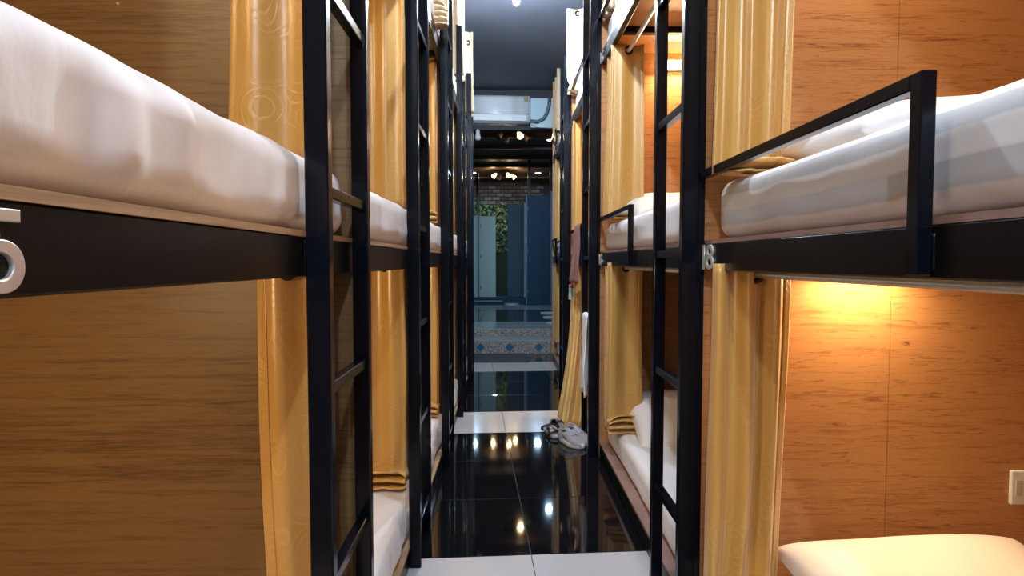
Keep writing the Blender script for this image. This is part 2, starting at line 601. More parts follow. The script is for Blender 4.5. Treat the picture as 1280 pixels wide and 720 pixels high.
ORD = ['nearest', 'second', 'third', 'fourth', 'fifth']
POST_L = [1.205, 2.42, 3.64, 4.82, 6.03]
PART_L = [0.39, 1.595, 2.80, 4.01, 5.20, 6.42]
LEFT, RIGHT = [], []
for k in range(5):
    yp = POST_L[k]
    dx = xl(yp)
    y0, y1 = PART_L[k] + 0.012, PART_L[k + 1]
    t = empty('bunk_bed', (-0.38 + dx, yp, 0), 'black steel three-tier bunk frame with ladder, %s from the camera in the left row' % ORD[k], 'bunk bed', 'bunk beds of the left row')
    LEFT.append(t)
    # post and ladder
    box('post', -0.402 + dx, -0.354 + dx, yp, yp + 0.032, 0, POST_TOP, M['steel'], t, 0.003)
    for zt in TIER_L[1:]:
        bm = bmesh.new()
        tube_pts(bm, [(-0.4025 + dx + R.uniform(-.001, .001), yp - 0.001, zt + 0.004 + i * 0.009) for i in range(9)], 0.004, 6, True, [R.uniform(.002, .005) for i in range(9)])
        link('weld_bead', bm, M['steel'], t, True)
    yl = yp + 0.345
    box('ladder_rail', -0.396 + dx, -0.354 + dx, yl, yl + 0.030, 0, POST_TOP, M['steel'], t, 0.003)
    for zr in (0.17, 0.593, 1.012, 1.425, 1.85, 2.27, 2.69):
        box('rung', -0.388 + dx, -0.362 + dx, yp + 0.031, yl + 0.001, zr - 0.0125, zr + 0.0125, M['steel'], t, 0.002)
    for q, zt in enumerate(TIER_L):
        box('bed_rail', -0.430 + dx, -0.403 + dx, y0, y1 - 0.001, zt, zt + RAIL_H, M['rail'], t, 0.003)
        box('deck', -2.24, -0.400 + dx, y0, y1 - 0.001, zt + RAIL_H, zt + RAIL_H + DECK_T, M['deck'], t, 0.0)
        for yc in (y0 + 0.25, y0 + 0.62, y0 + 1.0):
            if q:
                box('bearer', -2.24, -0.431 + dx, yc - 0.015, yc + 0.015, zt + RAIL_H - 0.035, zt + RAIL_H, M['steel'], t)
        # dividing board at the far end of this tier
        zb = zt + RAIL_H + DECK_T
        ztop = TIER_L[q + 1] + RAIL_H - 0.001 if q < 2 else 3.56
        box('partition_panel', -2.24, -0.398 + dx, y1, y1 + 0.010, zb if q else 0.0, ztop, M['lam_l'], t)
        zrod = (TIER_L[q + 1] + 0.012) if q < 2 else 3.49
        bm = bmesh.new()
        tube_pts(bm, [(-0.545 + dx, y0, zrod), (-0.545 + dx, y1, zrod)], 0.010, 10)
        link('curtain_rod', bm, M['rod'], t, True)
    if k == 0:
        for q in range(3):
            box('partition_panel', -2.24, -0.398 + dx, y0 - 0.012, y0 - 0.001, TIER_L[q] if q else 0, TIER_L[q + 1] if q < 2 else 3.56, M['lam_l'], t)
        digit('5', 0.096, (-0.4012 + dx, 0.480, 1.2560), 1, t)
        for (sx, sz) in ((-1.01, 1.28 + 314 * 1.59 / 740), (-0.56, 2.6)):
            bm = bmesh.new()
            lathe(bm, [(0.005, 0), (0.004, 0.002), (0.001, 0.003)], 10, Matrix.Translation((sx, y1, sz)) @ Matrix.Rotation(math.pi / 2, 4, 'X'))
            link('screw', bm, M['chrome'], t, True)

POST_R = [None, 1.825, 3.82, 5.50]
BAY_R = [(-0.13, 1.845), (1.865, 3.84), (3.86, 5.52), (5.54, 7.62)]
NUM_R = ['18', '16', None, None]
for k in range(4):
    y0, y1 = BAY_R[k]
    yp = POST_R[k]
    t = empty('bunk_bed', (0.62, y0, 0), 'black steel three-tier bunk frame with guard bars, %s from the camera in the right row' % ORD[k], 'bunk bed', 'bunk beds of the right row')
    RIGHT.append(t)
    if yp:
        box('post', 0.550, 0.599, yp, yp + 0.034, 0, POST_TOP, M['steel'], t, 0.003)
        box('post', 0.5995, 0.622, yp + 0.006, yp + 0.034, 0, POST_TOP, M['steel'], t, 0.002)
        yl = yp + 0.335
        box('ladder_rail', 0.550, 0.592, yl, yl + 0.030, 0, POST_TOP, M['steel'], t, 0.003)
        for zr in (0.445, 0.885, 1.305, 1.765, 2.205, 2.645):
            box('rung', 0.556, 0.584, yp + 0.033, yl + 0.001, zr - 0.014, zr + 0.014, M['steel'], t, 0.002)
    for q, zt in enumerate(TIER_R):
        box('bed_rail', 0.625, 0.655, y0, y1 - 0.022, zt, zt + RAIL_H, M['rail'], t, 0.003)
        box('deck', 0.626, 2.01, y0, y1 - 0.001, zt + RAIL_H, zt + RAIL_H + DECK_T, M['ply_edge_r'] if q < 2 else M['ply_r'], t)
        if q:
            for yc in (y1 - 0.42, y1 - 1.05):
                box('bearer', 0.656, 2.01, yc - 0.02, yc + 0.02, zt + RAIL_H - 0.035, zt + RAIL_H, M['steel'], t)
            # guard bar
            gl = 0.945 if k < 3 else 0.6
            zg = zt + 0.29
            g = box('guard_rail', 0.600, 0.624, y1 - 0.02 - gl, y1 - 0.021, zg - 0.012, zg + 0.012, M['steel'], t, 0.002)
            box('guard_post', 0.600, 0.624, y1 - 0.045 - gl, y1 - 0.02 - gl, zt + 0.005, zg + 0.012, M['steel'], g, 0.002)
            bm = bmesh.new()
            tube_pts(bm, [(0.6245, y1 - 0.047 - gl + R.uniform(-.001, .001), zt + 0.012 + i * 0.008) for i in range(8)], 0.003, 6, True, [R.uniform(.002, .0045) for i in range(8)])
            link('weld_bead', bm, M['steel'], g, True)
        zb = zt + RAIL_H + DECK_T
        ztop = TIER_R[q + 1] + RAIL_H - 0.001 if q < 2 else 3.56
        for (xa, xb) in ((0.6225, 1.2185), (1.2205, 2.01)):
            box('partition_panel', xa, xb, y1, y1 + 0.014 + (0.002 if xa > 1 else 0), zb if q else 0, ztop, M['ply_r'], t)
        zrod = (TIER_R[q + 1] - 0.010) if q < 1 else (2.495 if q < 2 else 3.48)
        bm = bmesh.new()
        tube_pts(bm, [(0.72, y0, zrod), (0.72, y1, zrod)], 0.0105, 10)
        link('curtain_rod', bm, M['rod'], t, True)
    if k == 0:
        for q in range(3):
            box('partition_panel', 0.6225, 2.01, y0 - 0.016, y0 - 0.001, TIER_R[q], TIER_R[q + 1] if q < 2 else 3.56, M['ply_r'], t)
    if k == 0:
        digit('1', 0.106, (0.6150, y1 - 0.028, 1.2575), -1, t, 0.14)
        digit('8', 0.106, (0.6200, y1 - 0.066, 1.2575), -1, t, 0.14)
    if k == 1:
        for ch, z in (('6', 1.2595), ('5', 2.5365)):
            digit('1', 0.095, (0.6150, y1 - 0.028, z), -1, t, 0.14)
            digit(ch, 0.095, (0.6200, y1 - 0.063, z), -1, t, 0.14)


# ------------------------------------------------------------------ mattresses
def wrinkle(seed, amp=0.006, vert=0.008):
    sv = Vector((seed * 3.7, seed * 1.3, seed * 5.1))

    def fn(p, n):
        a = noise.noise(p * 3.5 + sv) * amp
        # pull creases that run down the sides
        side = 1 - abs(n.z)
        c = (noise.noise(Vector((p.x * 11, p.y * 11 + (p.z - 1.3) * 1.5, p.z * 2.0)) + sv * 2) + 0.5 * noise.noise(Vector((p.x * 24, p.y * 24, p.z * 3)) + sv)) * vert * side
        b = noise.noise(p * 11 + sv) * amp * 0.4
        return n * (a + b + c)
    return fn


TIERW = ['lower', 'middle', 'top']
for k in range(5):
    dx = xl(POST_L[k])
    y0, y1 = PART_L[k] + 0.03, PART_L[k + 1] - 0.03
    for q in range(3):
        if q == 2 and k < 2:
            continue
        zb = TIER_L[q] + RAIL_H + DECK_T + 0.002
        bm = bmesh.new()
        big = (k == 0 and q == 1)
        soft_box(bm, -2.2, -0.412 + dx, y0, y1, zb, zb + 0.168, 0.05, (14, 70 if k < 2 else 24, 10), wrinkle(k * 3 + q + 1, 0.006, 0.015))
        m = link('mattress', bm, M['sheet'], None, True)
        tag(m, 'white-sheeted mattress on the %s tier of the %s left bunk' % (TIERW[q], ORD[k]), 'mattress', 'mattresses of the left bunks')
for k in range(4):
    y0, y1 = BAY_R[k]
    for q in range(3):
        if q == 2 and k < 1:
            continue
        zb = TIER_R[q] + RAIL_H + DECK_T + 0.002
        bm = bmesh.new()
        soft_box(bm, 0.652 if q else 0.672, 1.98, y0 + 0.03, y1 - 0.035, zb, zb + 0.172, 0.045, (14, 40 if k < 2 else 18, 8), wrinkle(20 + k * 3 + q, 0.005, 0.006))
        strp = (k, q) == (0, 1)
        m = link('mattress', bm, M['sheet_s' if strp else 'sheet'], None, True)
        tag(m, '%s mattress on the %s tier of the %s right bunk' % ('white satin-striped' if strp else 'white-sheeted', TIERW[q], ORD[k]), 'mattress', 'mattresses of the right bunks')


# ------------------------------------------------------------------ pillows
def pillow(loc, sx, sy, sz, rot, label, seed):
    bm = bmesh.new()
    n = 26
    top, bot = {}, {}
    for i in range(n + 1):
        for j in range(n + 1):
            u, v = -1 + 2 * i / n, -1 + 2 * j / n
            e = max(0.0, (1 - abs(u) ** 3.2) * (1 - abs(v) ** 3.2)) ** 0.5
            pinch = 1 - 0.07 * (1 - abs(v)) * abs(u) ** 2
            x = u * sx / 2 * (1 - 0.06 * (1 - v * v))
            y = v * sy / 2 * (1 - 0.06 * (1 - u * u))
            w_ = noise.noise(Vector((u * 1.7 + seed, v * 1.7, seed))) * 0.018 * e
            top[i, j] = bm.verts.new((x, y, e * sz * 0.62 + w_ + 0.3 * sz))
            bot[i, j] = top[i, j] if i in (0, n) or j in (0, n) else bm.verts.new((x, y, -e * sz * 0.30 + 0.3 * sz))
    for i in range(n):
        for j in range(n):
            bm.faces.new((top[i, j], top[i + 1, j], top[i + 1, j + 1], top[i, j + 1]))
            q = [bot[i, j], bot[i, j + 1], bot[i + 1, j + 1], bot[i + 1, j]]
            try:
                bm.faces.new(q)
            except ValueError:
                pass
    o = link('pillow', bm, M['sheet'], None, True)
    o.location = loc
    o.rotation_euler = rot
    return tag(o, label, 'pillow', 'pillows on the right bunks')


pillow((1.20, 1.545, 0.300), 0.78, 0.48, 0.17, (math.radians(17), 0, 0.04), 'plump white pillow on the lower tier of the nearest right bunk', 1.0)
pillow((1.17, 1.50, 1.525), 0.80, 0.52, 0.17, (math.radians(4), 0, -0.05), 'white pillow on the middle tier of the nearest right bunk', 2.3)
pillow((1.05, 3.48, 1.53), 0.75, 0.50, 0.17, (math.radians(10), math.radians(-3), 0.12), 'white pillow on the middle tier of the second right bunk', 3.1)
pillow((1.10, 3.44, 0.30), 0.75, 0.52, 0.17, (math.radians(24), 0, 0.05), 'white pillow on the lower tier of the second right bunk', 4.9)


# ------------------------------------------------------------------ curtains
def catmull(pts, per):
    out = []
    P = [pts[0]] + pts + [pts[-1]]
    for i in range(1, len(P) - 2):
        for s in range(per):
            t = s / per
            p0, p1, p2, p3 = P[i - 1], P[i], P[i + 1], P[i + 2]
            out.append(tuple(0.5 * ((2 * p1[a]) + (-p0[a] + p2[a]) * t + (2 * p0[a] - 5 * p1[a] + 4 * p2[a] - p3[a]) * t * t + (-p0[a] + 3 * p1[a] - 3 * p2[a] + p3[a]) * t ** 3) for a in (0, 1)))
    out.append(pts[-1])
    return out


def curtain(label, group, side, xc, hw, yf, yb, zt, zb, zrod, mat='gold', nz=4, flare=1.0, sway=0.0, ysway=0.0, seed=1, waves=2.5, wamp=0.016, pleat=False, hemfold=None, pinch=None, tail=0.0):
    """side +1 right row, -1 left row. Front sheet runs across the rod at depth yf, then zigzags back to yb."""
    rnd = random.Random(seed)
    t = empty('curtain', (xc, yf, zb), label, 'curtain', group)
    pts = []
    nfr = 11
    ph = rnd.uniform(0, 6.28)
    for i in range(nfr):
        u = i / (nfr - 1)
        env = 0.35 + 0.65 * math.sin(math.pi * u)
        pts.append((xc + side * hw * (1 - 2 * u), yf + wamp * env * math.sin(2 * math.pi * waves * u + ph)))
    if tail:
        pts.insert(0, (xc + side * (hw + tail * 0.5), yf + 0.035))
        pts.insert(0, (xc + side * (hw + tail), yf + 0.07))
    for j in range(nz):
        e = 1 if j % 2 else -1
        yy = yf + (yb - yf) * (j + 0.7) / (nz + 0.4)
        xx = hw * rnd.uniform(0.8, 1.02)
        pts.append((xc + side * e * xx, yy))
        pts.append((xc + side * -e * 0.1 * hw, yy + (yb - yf) * 0.5 / (nz + 0.4) + rnd.uniform(-.004, .004)))
    path = catmull(pts, 5)
    arc = [0.0]
    for a, b in zip(path[:-1], path[1:]):
        arc.append(arc[-1] + math.hypot(a[0] - b[0], a[1] - b[1]))
    rows = 34
    bm = bmesh.new()
    uvl = bm.loops.layers.uv.new('uv')
    grid = []
    sd = Vector((seed * 2.1, seed * 0.7, 0))

    def place(pt, s, f, off=0.0):
        z = zt + (zb - zt) * f
        x, y = pt
        k = 1 + (flare - 1) * f
        if pinch:
            pf, pk, pw = pinch
            k *= 1 - pk * math.exp(-((f - pf) / pw) ** 2)
        amp = 0.3 + 0.7 * min(1, f * 3)
        nx = noise.noise(Vector((s * 5, z * 1.3, 0)) + sd) * 0.010 * amp
        ny = noise.noise(Vector((s * 5, z * 0.7, 4)) + sd) * 0.016 * amp
        ny += noise.noise(Vector((s * 14, z * 2.6, 9)) + sd) * 0.0022 * amp
        return Vector((xc + (x - xc) * k + sway * f * f + nx, yf + (y - yf) * (0.9 + 0.1 * k) + ysway * f + ny - off, z))
    for r in range(rows + 1):
        f = r / rows
        grid.append([bm.verts.new(place(p, s, f)) for p, s in zip(path, arc)])
    for r in range(rows):
        for c in range(len(path) - 1):
            fc = bm.faces.new((grid[r][c], grid[r + 1][c], grid[r + 1][c + 1], grid[r][c + 1]))
            for lp, (rr, cc) in zip(fc.loops, ((r, c), (r + 1, c), (r + 1, c + 1), (r, c + 1))):
                lp[uvl].uv = (arc[cc] + seed * 0.37, (zt - zb) * (1 - rr / rows) + seed * 0.21)
    fab = link('fabric', bm, M[mat], t, True)
    sm = fab.modifiers.new('thickness', 'SOLIDIFY')
    sm.thickness = 0.002
    # stitched hem along the leading edge
    bm = bmesh.new()
    uvl = bm.loops.layers.uv.new('uv')
    k0 = [i for i, s in enumerate(arc) if s < 0.026]
    g2 = [[bm.verts.new(place(path[c], arc[c], r / rows, 0.003)) for c in k0] for r in range(rows + 1)]
    for r in range(rows):
        for c in range(len(k0) - 1):
            fc = bm.faces.new((g2[r][c], g2[r + 1][c], g2[r + 1][c + 1], g2[r][c + 1]))
            for lp, (rr, cc) in zip(fc.loops, ((r, c), (r + 1, c), (r + 1, c + 1), (r, c + 1))):
                lp[uvl].uv = (arc[cc], (zt - zb) * (1 - rr / rows))
    if len(k0) > 1:
        hem = link('hem', bm, M[mat], t, True)
        hm = hem.modifiers.new('thickness', 'SOLIDIFY')
        hm.thickness = 0.003
    else:
        bm.free()
    # eyelets where the rod passes through
    if zrod is not None:
        ys = [yf - 0.002] + [yf + (yb - yf) * (j + 0.95) / (nz + 0.4) for j in range(nz)]
        near = min(range(nfr * 5 + (5 if tail else -5)), key=lambda i: abs(path[i][0] - xc))
        ys[0] = place(path[near], arc[near], (zt - zrod) / (zt - zb)).y - 0.004
        for y in ys:
            bm = bmesh.new()
            torus(bm, (xc, y, zrod), (0, 1, 0), 0.0195, 0.0085, 20, 6)
            link('grommet', bm, M['grommet'], t, True)
    if hemfold:
        fx, fy, fz, fh = hemfold      # half width, depth, z of its underside, height
        bm = bmesh.new()
        uvl = bm.loops.layers.uv.new('uv')
        layers = max(3, int(fh / 0.016))
        prof = []
        for L in range(layers):
            ins, z_ = rnd.uniform(0, 0.25) * fy, fz + 0.004 + fh * L / layers
            sgn = -1 if L % 2 == 0 else 1
            for q_ in range(8):
                u = q_ / 7
                yy = sgn * (1 - 2 * u) * (fy * 0.7 - ins)
                prof.append((yf - fy * 0.3 + yy, z_ + fh / layers * (u ** 3) * 0.9 + 0.004 * math.sin(math.pi * u)))
        cols = 22
        gg = []
        for c in range(cols + 1):
            u = -1 + 2 * c / cols
            row = []
            for (yy, zz) in prof:
                dn = noise.noise(Vector((u * 2.5, yy * 20, zz * 30)) + sd)
                dz = (zz - fz) / fh
                drop = 1 - 0.35 * abs(u) ** 3 * dz
                row.append(bm.verts.new((xc + u * fx * (1 + 0.06 * dn), yy + 0.010 * dn, fz + 0.003 + (zz - fz) * drop + abs(dn) * 0.006)))
            gg.append(row)
        for c in range(cols):
            for r in range(len(prof) - 1):
                fc = bm.faces.new((gg[c][r], gg[c][r + 1], gg[c + 1][r + 1], gg[c + 1][r]))
                for lp in fc.loops:
                    lp[uvl].uv = (lp.vert.co.x, lp.vert.co.z + lp.vert.co.y)
        link('folded_hem', bm, M[mat], t, True).modifiers.new('thickness', 'SOLIDIFY').thickness = 0.006
    return t


GL, GR = 'curtains of the left bunks', 'curtains of the right bunks'
ML = lambda q: TIER_L[q] + RAIL_H + DECK_T + 0.17      # mattress tops
MR = lambda q: TIER_R[q] + RAIL_H + DECK_T + 0.174
# left row
for k in range(5):
    dx = xl(POST_L[k])
    yb = PART_L[k + 1] - 0.025
    yf = yb - 0.155 if k else 1.42
    for q in range(2):
        lab = 'gold satin curtain gathered at the %s tier of the %s left bunk' % (TIERW[q], ORD[k])
        zr = TIER_L[q + 1] + 0.012
        hf = None
        zb_ = ML(q) + 0.012
        if k == 0:
            if q == 0:
                curtain(lab, GL, -1, -0.515 + dx, 0.073, yf, yb, zr + 0.03, zb_, zr, seed=11, flare=1.15, sway=0.030, waves=1.0, wamp=0.02, nz=2)
            else:
                curtain(lab, GL, -1, -0.545 + dx, 0.078, yf, yb, zr + 0.03, zb_, zr, seed=12, flare=1.12, sway=-0.012, waves=1.0, wamp=0.02, nz=2, tail=0.022)
        else:
            if (k, q) in ((1, 0), (2, 0), (2, 1), (3, 0)):
                hf = (0.095, 0.075, zb_ - 0.004, 0.095)
            curtain(lab, GL, -1, -0.535 + dx, 0.085, yf, yb, zr + 0.03, zb_, zr, seed=20 + k * 2 + q, flare=1.05, nz=3, waves=1.1 + 0.3 * q, hemfold=hf)
# top tier of the left row
curtain('bundled beige curtain looped up at the top tier of the third left bunk', GL, -1, -0.395, 0.070, 3.50, 3.61, 3.52, 2.64, 3.49, seed=41, nz=2, flare=1.0, waves=1.2, hemfold=(0.072, 0.06, 2.63, 0.14), mat='cream')
curtain('cream curtain hanging at the top tier of the fourth left bunk', GL, -1, -0.40 + xl(4.8), 0.052, 4.88, 5.12, 3.52, 2.80, 3.49, seed=43, nz=3, mat='cream', waves=1.2)
curtain('cream curtain hanging at the top tier of the fifth left bunk', GL, -1, -0.39 + xl(6.0), 0.05, 6.10, 6.36, 3.60, 2.80, 3.49, seed=44, nz=3, mat='cream', waves=1.2)

# right row
curtain('gold satin curtain gathered at the lower tier of the nearest right bunk', GR, 1, 0.712, 0.105, 1.68, 1.82, TIER_R[1] + 0.020, MR(0) + 0.012, TIER_R[1] - 0.010, seed=51, waves=2.6, wamp=0.026, nz=2, flare=0.96, sway=-0.02)
curtain('gold satin curtain gathered at the middle tier of the nearest right bunk', GR, 1, 0.715, 0.105, 1.69, 1.82, 2.525, MR(1) + 0.012, 2.495, seed=52, waves=2.4, wamp=0.024, nz=2, flare=1.0, sway=-0.015, hemfold=(0.10, 0.09, MR(1) - 0.004, 0.05))
curtain('gold satin curtain gathered at the lower tier of the second right bunk', GR, 1, 0.716, 0.095, 3.46, 3.80, TIER_R[1] + 0.020, MR(0) + 0.012, TIER_R[1] - 0.010, seed=53, waves=1.3, nz=4, flare=1.06, hemfold=(0.105, 0.06, MR(0) - 0.002, 0.11))
curtain('gold satin curtain hanging on its rod at the middle tier of the second right bunk', GR, 1, 0.716, 0.092, 3.46, 3.80, 2.528, MR(1) + 0.012, 2.495, seed=54, waves=1.2, wamp=0.014, nz=4, flare=1.12, sway=-0.01, hemfold=(0.10, 0.07, MR(1) - 0.002, 0.05))
curtain('cream curtain of the top tier of the second right bunk', GR, 1, 0.705, 0.085, 3.62, 3.80, 3.51, 2.80, 3.48, seed=55, nz=3, mat='cream')
curtain('gold curtain trailing down to the floor from the lower tier of the third right bunk', GR, 1, 0.70, 0.085, 5.12, 5.45, TIER_R[1] + 0.020, 0.015, TIER_R[1] - 0.010, seed=56, waves=2.2, wamp=0.03, nz=3, flare=1.35, sway=-0.15, ysway=-0.60)
curtain('gold curtain lit by lamplight at the middle tier of the third right bunk', GR, 1, 0.705, 0.085, 5.30, 5.49, 2.528, MR(1) + 0.012, 2.495, seed=57, nz=3)
curtain('cream curtain tied at its foot at the top tier of the third right bunk', GR, 1, 0.655, 0.092, 5.34, 5.49, 3.515, 2.80, 3.48, seed=58, nz=3, mat='cream', waves=1.2, pinch=(0.9, 0.35, 0.06))
curtain('gold curtain at the lower tier of the fourth right bunk', GR, 1, 0.71, 0.08, 7.25, 7.60, TIER_R[1] + 0.020, MR(0) + 0.012, TIER_R[1] - 0.010, seed=59, nz=3)
curtain('gold curtain at the middle tier of the fourth right bunk', GR, 1, 0.71, 0.08, 7.25, 7.60, 2.528, MR(1) + 0.012, 2.495, seed=60, nz=3)
curtain('cream curtain at the top tier of the fourth right bunk', GR, 1, 0.69, 0.07, 6.95, 7.40, 3.515, 2.80, 3.48, seed=61, nz=3, mat='cream', waves=1.2)


# ------------------------------------------------------------------ reading lamps in the bunks
def bunk_lamp(loc, label, on, face, watts=6.0):
    """a small box lamp on a board; face: direction it looks ('-y' or '+x')"""
    x, y, z = loc
    t = empty('bunk_lamp', loc, label, 'lamp', 'reading lamps in the bunks')
    if face == '-y':
        box('base', x - 0.13, x + 0.13, y - 0.016, y, z - 0.03, z + 0.03, M['white_plastic'], t, 0.003)
        bm = bmesh.new()
        soft_box(bm, x - 0.125, x + 0.125, y - 0.05, y - 0.014, z - 0.026, z + 0.026, 0.014, (6, 3, 3))
        link('diffuser', bm, M['warm_lamp'] if on else M['off_lamp'], t, True)
        if on:
            light('bunk_glow', 'AREA', (x, y - 0.062, z - 0.012), watts, WARM, 0.24, 0.05, (math.radians(-35), 0, 0))
    else:
        box('base', x - 0.13, x + 0.13, y, y + 0.016, z - 0.03, z + 0.03, M['white_plastic'], t, 0.003)
        bm = bmesh.new()
        soft_box(bm, x - 0.125, x + 0.125, y + 0.014, y + 0.05, z - 0.026, z + 0.026, 0.014, (6, 3, 3))
        link('diffuser', bm, M['warm_lamp'] if on else M['off_lamp'], t, True)
        if on:
            light('bunk_glow', 'AREA', (x, y + 0.062, z - 0.012), watts, WARM, 0.24, 0.05, (math.radians(50), 0, 0))
    return t


for k in range(3):
    for q in range(2):
        on = (k, q) != (1, 0)
        zz = TIER_R[q + 1] + RAIL_H - 0.05 - (0.0 if q == 0 else 0.03)
        bunk_lamp((1.10, BAY_R[k][1], zz), 'small box lamp, %s, high on the board of the %s right bunk, %s tier' % ('lit warm' if on else 'unlit', ORD[k], TIERW[q]), on, '-y', 10.0)
for k in range(3):
    for q in range(2):
        zz = TIER_L[q + 1] + RAIL_H - 0.10
        bunk_lamp((-1.15, PART_L[k] + 0.0105 + (0.0015 if k == 0 else 0), zz), 'small lit box lamp on the near board of the %s left bunk, %s tier' % (ORD[k], TIERW[q]), True, '+y', 6.5 if k == 0 else 6.0)

# socket on the nearest right board
t = empty('wall_socket', (1.66, 1.845, 0.56), 'white plastic socket plate on the reddish board of the nearest right bunk', 'socket')
box('plate', 1.615, 1.705, 1.833, 1.845, 0.505, 0.615, M['white_plastic'], t, 0.004, 2)
for sx in (1.64, 1.68):
    box('outlet', sx - 0.012, sx + 0.012, 1.831, 1.8335, 0.535, 0.585, M['off_lamp'], t, 0.001)

# ------------------------------------------------------------------ header, air conditioner, far room
M['navy'] = plain('navy_door_paint', (0.004, 0.048, 0.105), 0.5, spec=0.25, var=0.06, bscale=2)
M['steelblue'] = plain('slate_blue_door', (0.035, 0.09, 0.145), 0.5, spec=0.3)
M['teal'] = plain('teal_panel', (0.40, 0.66, 0.65), 0.4)
M['pale_edge'] = plain('pale_teal_edge', (0.36, 0.52, 0.52), 0.4)
M['darkwood'] = wood('dark_ceiling_timber', [(0.3, (0.06, 0.03, 0.016)), (0.7, (0.17, 0.09, 0.05))], stretch=(2, 14, 14), rough=0.5)
M['pebble'] = speckle('pebble_wash', (0.10, 0.09, 0.08), (0.28, 0.25, 0.23), (0.48, 0.45, 0.42), scale=110)
M['diamond'] = plain('blue_diamond_tile', (0.012, 0.13, 0.24), 0.25)
M['tread'] = plain('blue_grey_tread_tile', (0.30, 0.37, 0.42), 0.2)
M['plat_white'] = plain('pale_platform_tile', (0.40, 0.50, 0.55), 0.12)
M['plat_dark'] = plain('dark_platform_tile', (0.03, 0.045, 0.06), 0.10)
M['bricks'] = [plain('brick_a', (0.17, 0.11, 0.085), 0.9, bump=0.4, bscale=25, var=0.15), plain('brick_b', (0.26, 0.20, 0.165), 0.9, bump=0.4, bscale=25, var=0.15), plain('brick_c', (0.12, 0.075, 0.06), 0.9, bump=0.4, bscale=25, var=0.15)]
M['mortar'] = plain('mortar', (0.07, 0.06, 0.055), 0.95)
M['leafs'] = [plain('leaf_dark', (0.03, 0.07, 0.02), 0.5), plain('leaf_yellow', (0.28, 0.27, 0.06), 0.5), plain('leaf_mid', (0.10, 0.15, 0.04), 0.5)]
M['grey_mat'] = plain('grey_doormat', (0.07, 0.075, 0.09), 0.95, bump=0.8, bscale=120, var=0.25)
M['pipe'] = plain('grey_pipe', (0.10, 0.14, 0.17), 0.5)
M['box_blue'] = plain('pale_blue_board', (0.42, 0.60, 0.68), 0.45)

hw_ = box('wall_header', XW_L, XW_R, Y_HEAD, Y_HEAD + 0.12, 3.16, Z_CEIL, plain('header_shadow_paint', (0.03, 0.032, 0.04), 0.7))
tag(hw_, kind='structure')
tag(box('wall_stub_left', XW_L, -0.62, Y_HEAD - 0.6, Y_HEAD + 0.12, 0, 3.16, M['wall']), kind='structure')
tag(box('wall_stub_right', 0.78, XW_R, Y_HEAD - 0.6, Y_HEAD + 0.12, 0, 3.16, M['wall']), kind='structure')

# air conditioner, set slightly askew like the header
acx, acy = -0.10, 8.40
ac = empty('air_conditioner', (acx, acy + 0.15, 3.22), 'white split air conditioner high above the far opening', 'air conditioner')
bm = bmesh.new()
prof = [(0.15, 0.39), (0.02, 0.39), (-0.03, 0.37), (-0.055, 0.32), (-0.06, 0.10), (-0.045, 0.03), (0.0, 0.0), (0.15, 0.0)]
sec = []
for x in (acx - 0.50, acx + 0.45):
    sec.append([bm.verts.new((x, acy + py, 3.22 + pz)) for py, pz in prof])
for i in range(len(prof)):
    j = (i + 1) % len(prof)
    bm.faces.new((sec[0][i], sec[0][j], sec[1][j], sec[1][i]))
bm.faces.new(sec[0][::-1])
bm.faces.new(sec[1])
bmesh.ops.bevel(bm, geom=[e for e in bm.edges], offset=0.006, segments=2, affect='EDGES')
link('body', bm, M['white_plastic'], ac, True)
box('flap', acx - 0.46, acx + 0.41, acy - 0.066, acy - 0.055, 3.24, 3.325, M['white_plastic'], ac, 0.003)
box('seam', acx - 0.50, acx + 0.45, acy - 0.063, acy - 0.05, 3.331, 3.336, M['pipe'], ac)
box('sticker', acx + 0.37, acx + 0.43, acy - 0.064, acy - 0.058, 3.51, 3.57, M['leafs'][1], ac)
ac.rotation_euler = (0, 0, math.radians(3))
pb = empty('pipe_board', (0.55, 8.53, 3.16), 'pale blue board with a grey curved pipe beside the air conditioner', 'pipe board')
box('board', 0.375, 0.72, 8.44, 8.54, 3.17, 3.58, M['box_blue'], pb, 0.004)
bm = bmesh.new()
cp = [(0.64, 8.42, 3.58), (0.635, 8.415, 3.48), (0.61, 8.415, 3.38), (0.56, 8.415, 3.29), (0.48, 8.415, 3.245), (0.37, 8.40, 3.25)]
tube_pts(bm, cp, 0.026, 10)
link('pipe', bm, M['pipe'], pb, True)
bm = bmesh.new()
tube_pts(bm, [(0.38, 8.42, 3.23), (0.48, 8.42, 3.18), (0.72, 8.42, 3.165)], 0.016, 8)
link('drain_pipe', bm, M['white_plastic'], pb, True)

fit = empty('hanging_fitting', (-0.37, 8.5, 3.02), 'small white bell-shaped fitting hanging under the air conditioner', 'fitting')
bm = bmesh.new()
lathe(bm, [(0.0, 0), (0.03, 0.005), (0.042, 0.04), (0.034, 0.08), (0.026, 0.10), (0.03, 0.13), (0.018, 0.15), (0.0, 0.155)], 14, Matrix.Translation((-0.37, 8.5, 3.0)))
link('shell', bm, M['white_plastic'], fit, True)
bm = bmesh.new()
tube_pts(bm, [(-0.37, 8.5, 3.15), (-0.37, 8.56, 3.17)], 0.008, 6)
link('bracket', bm, M['white_plastic'], fit, True)

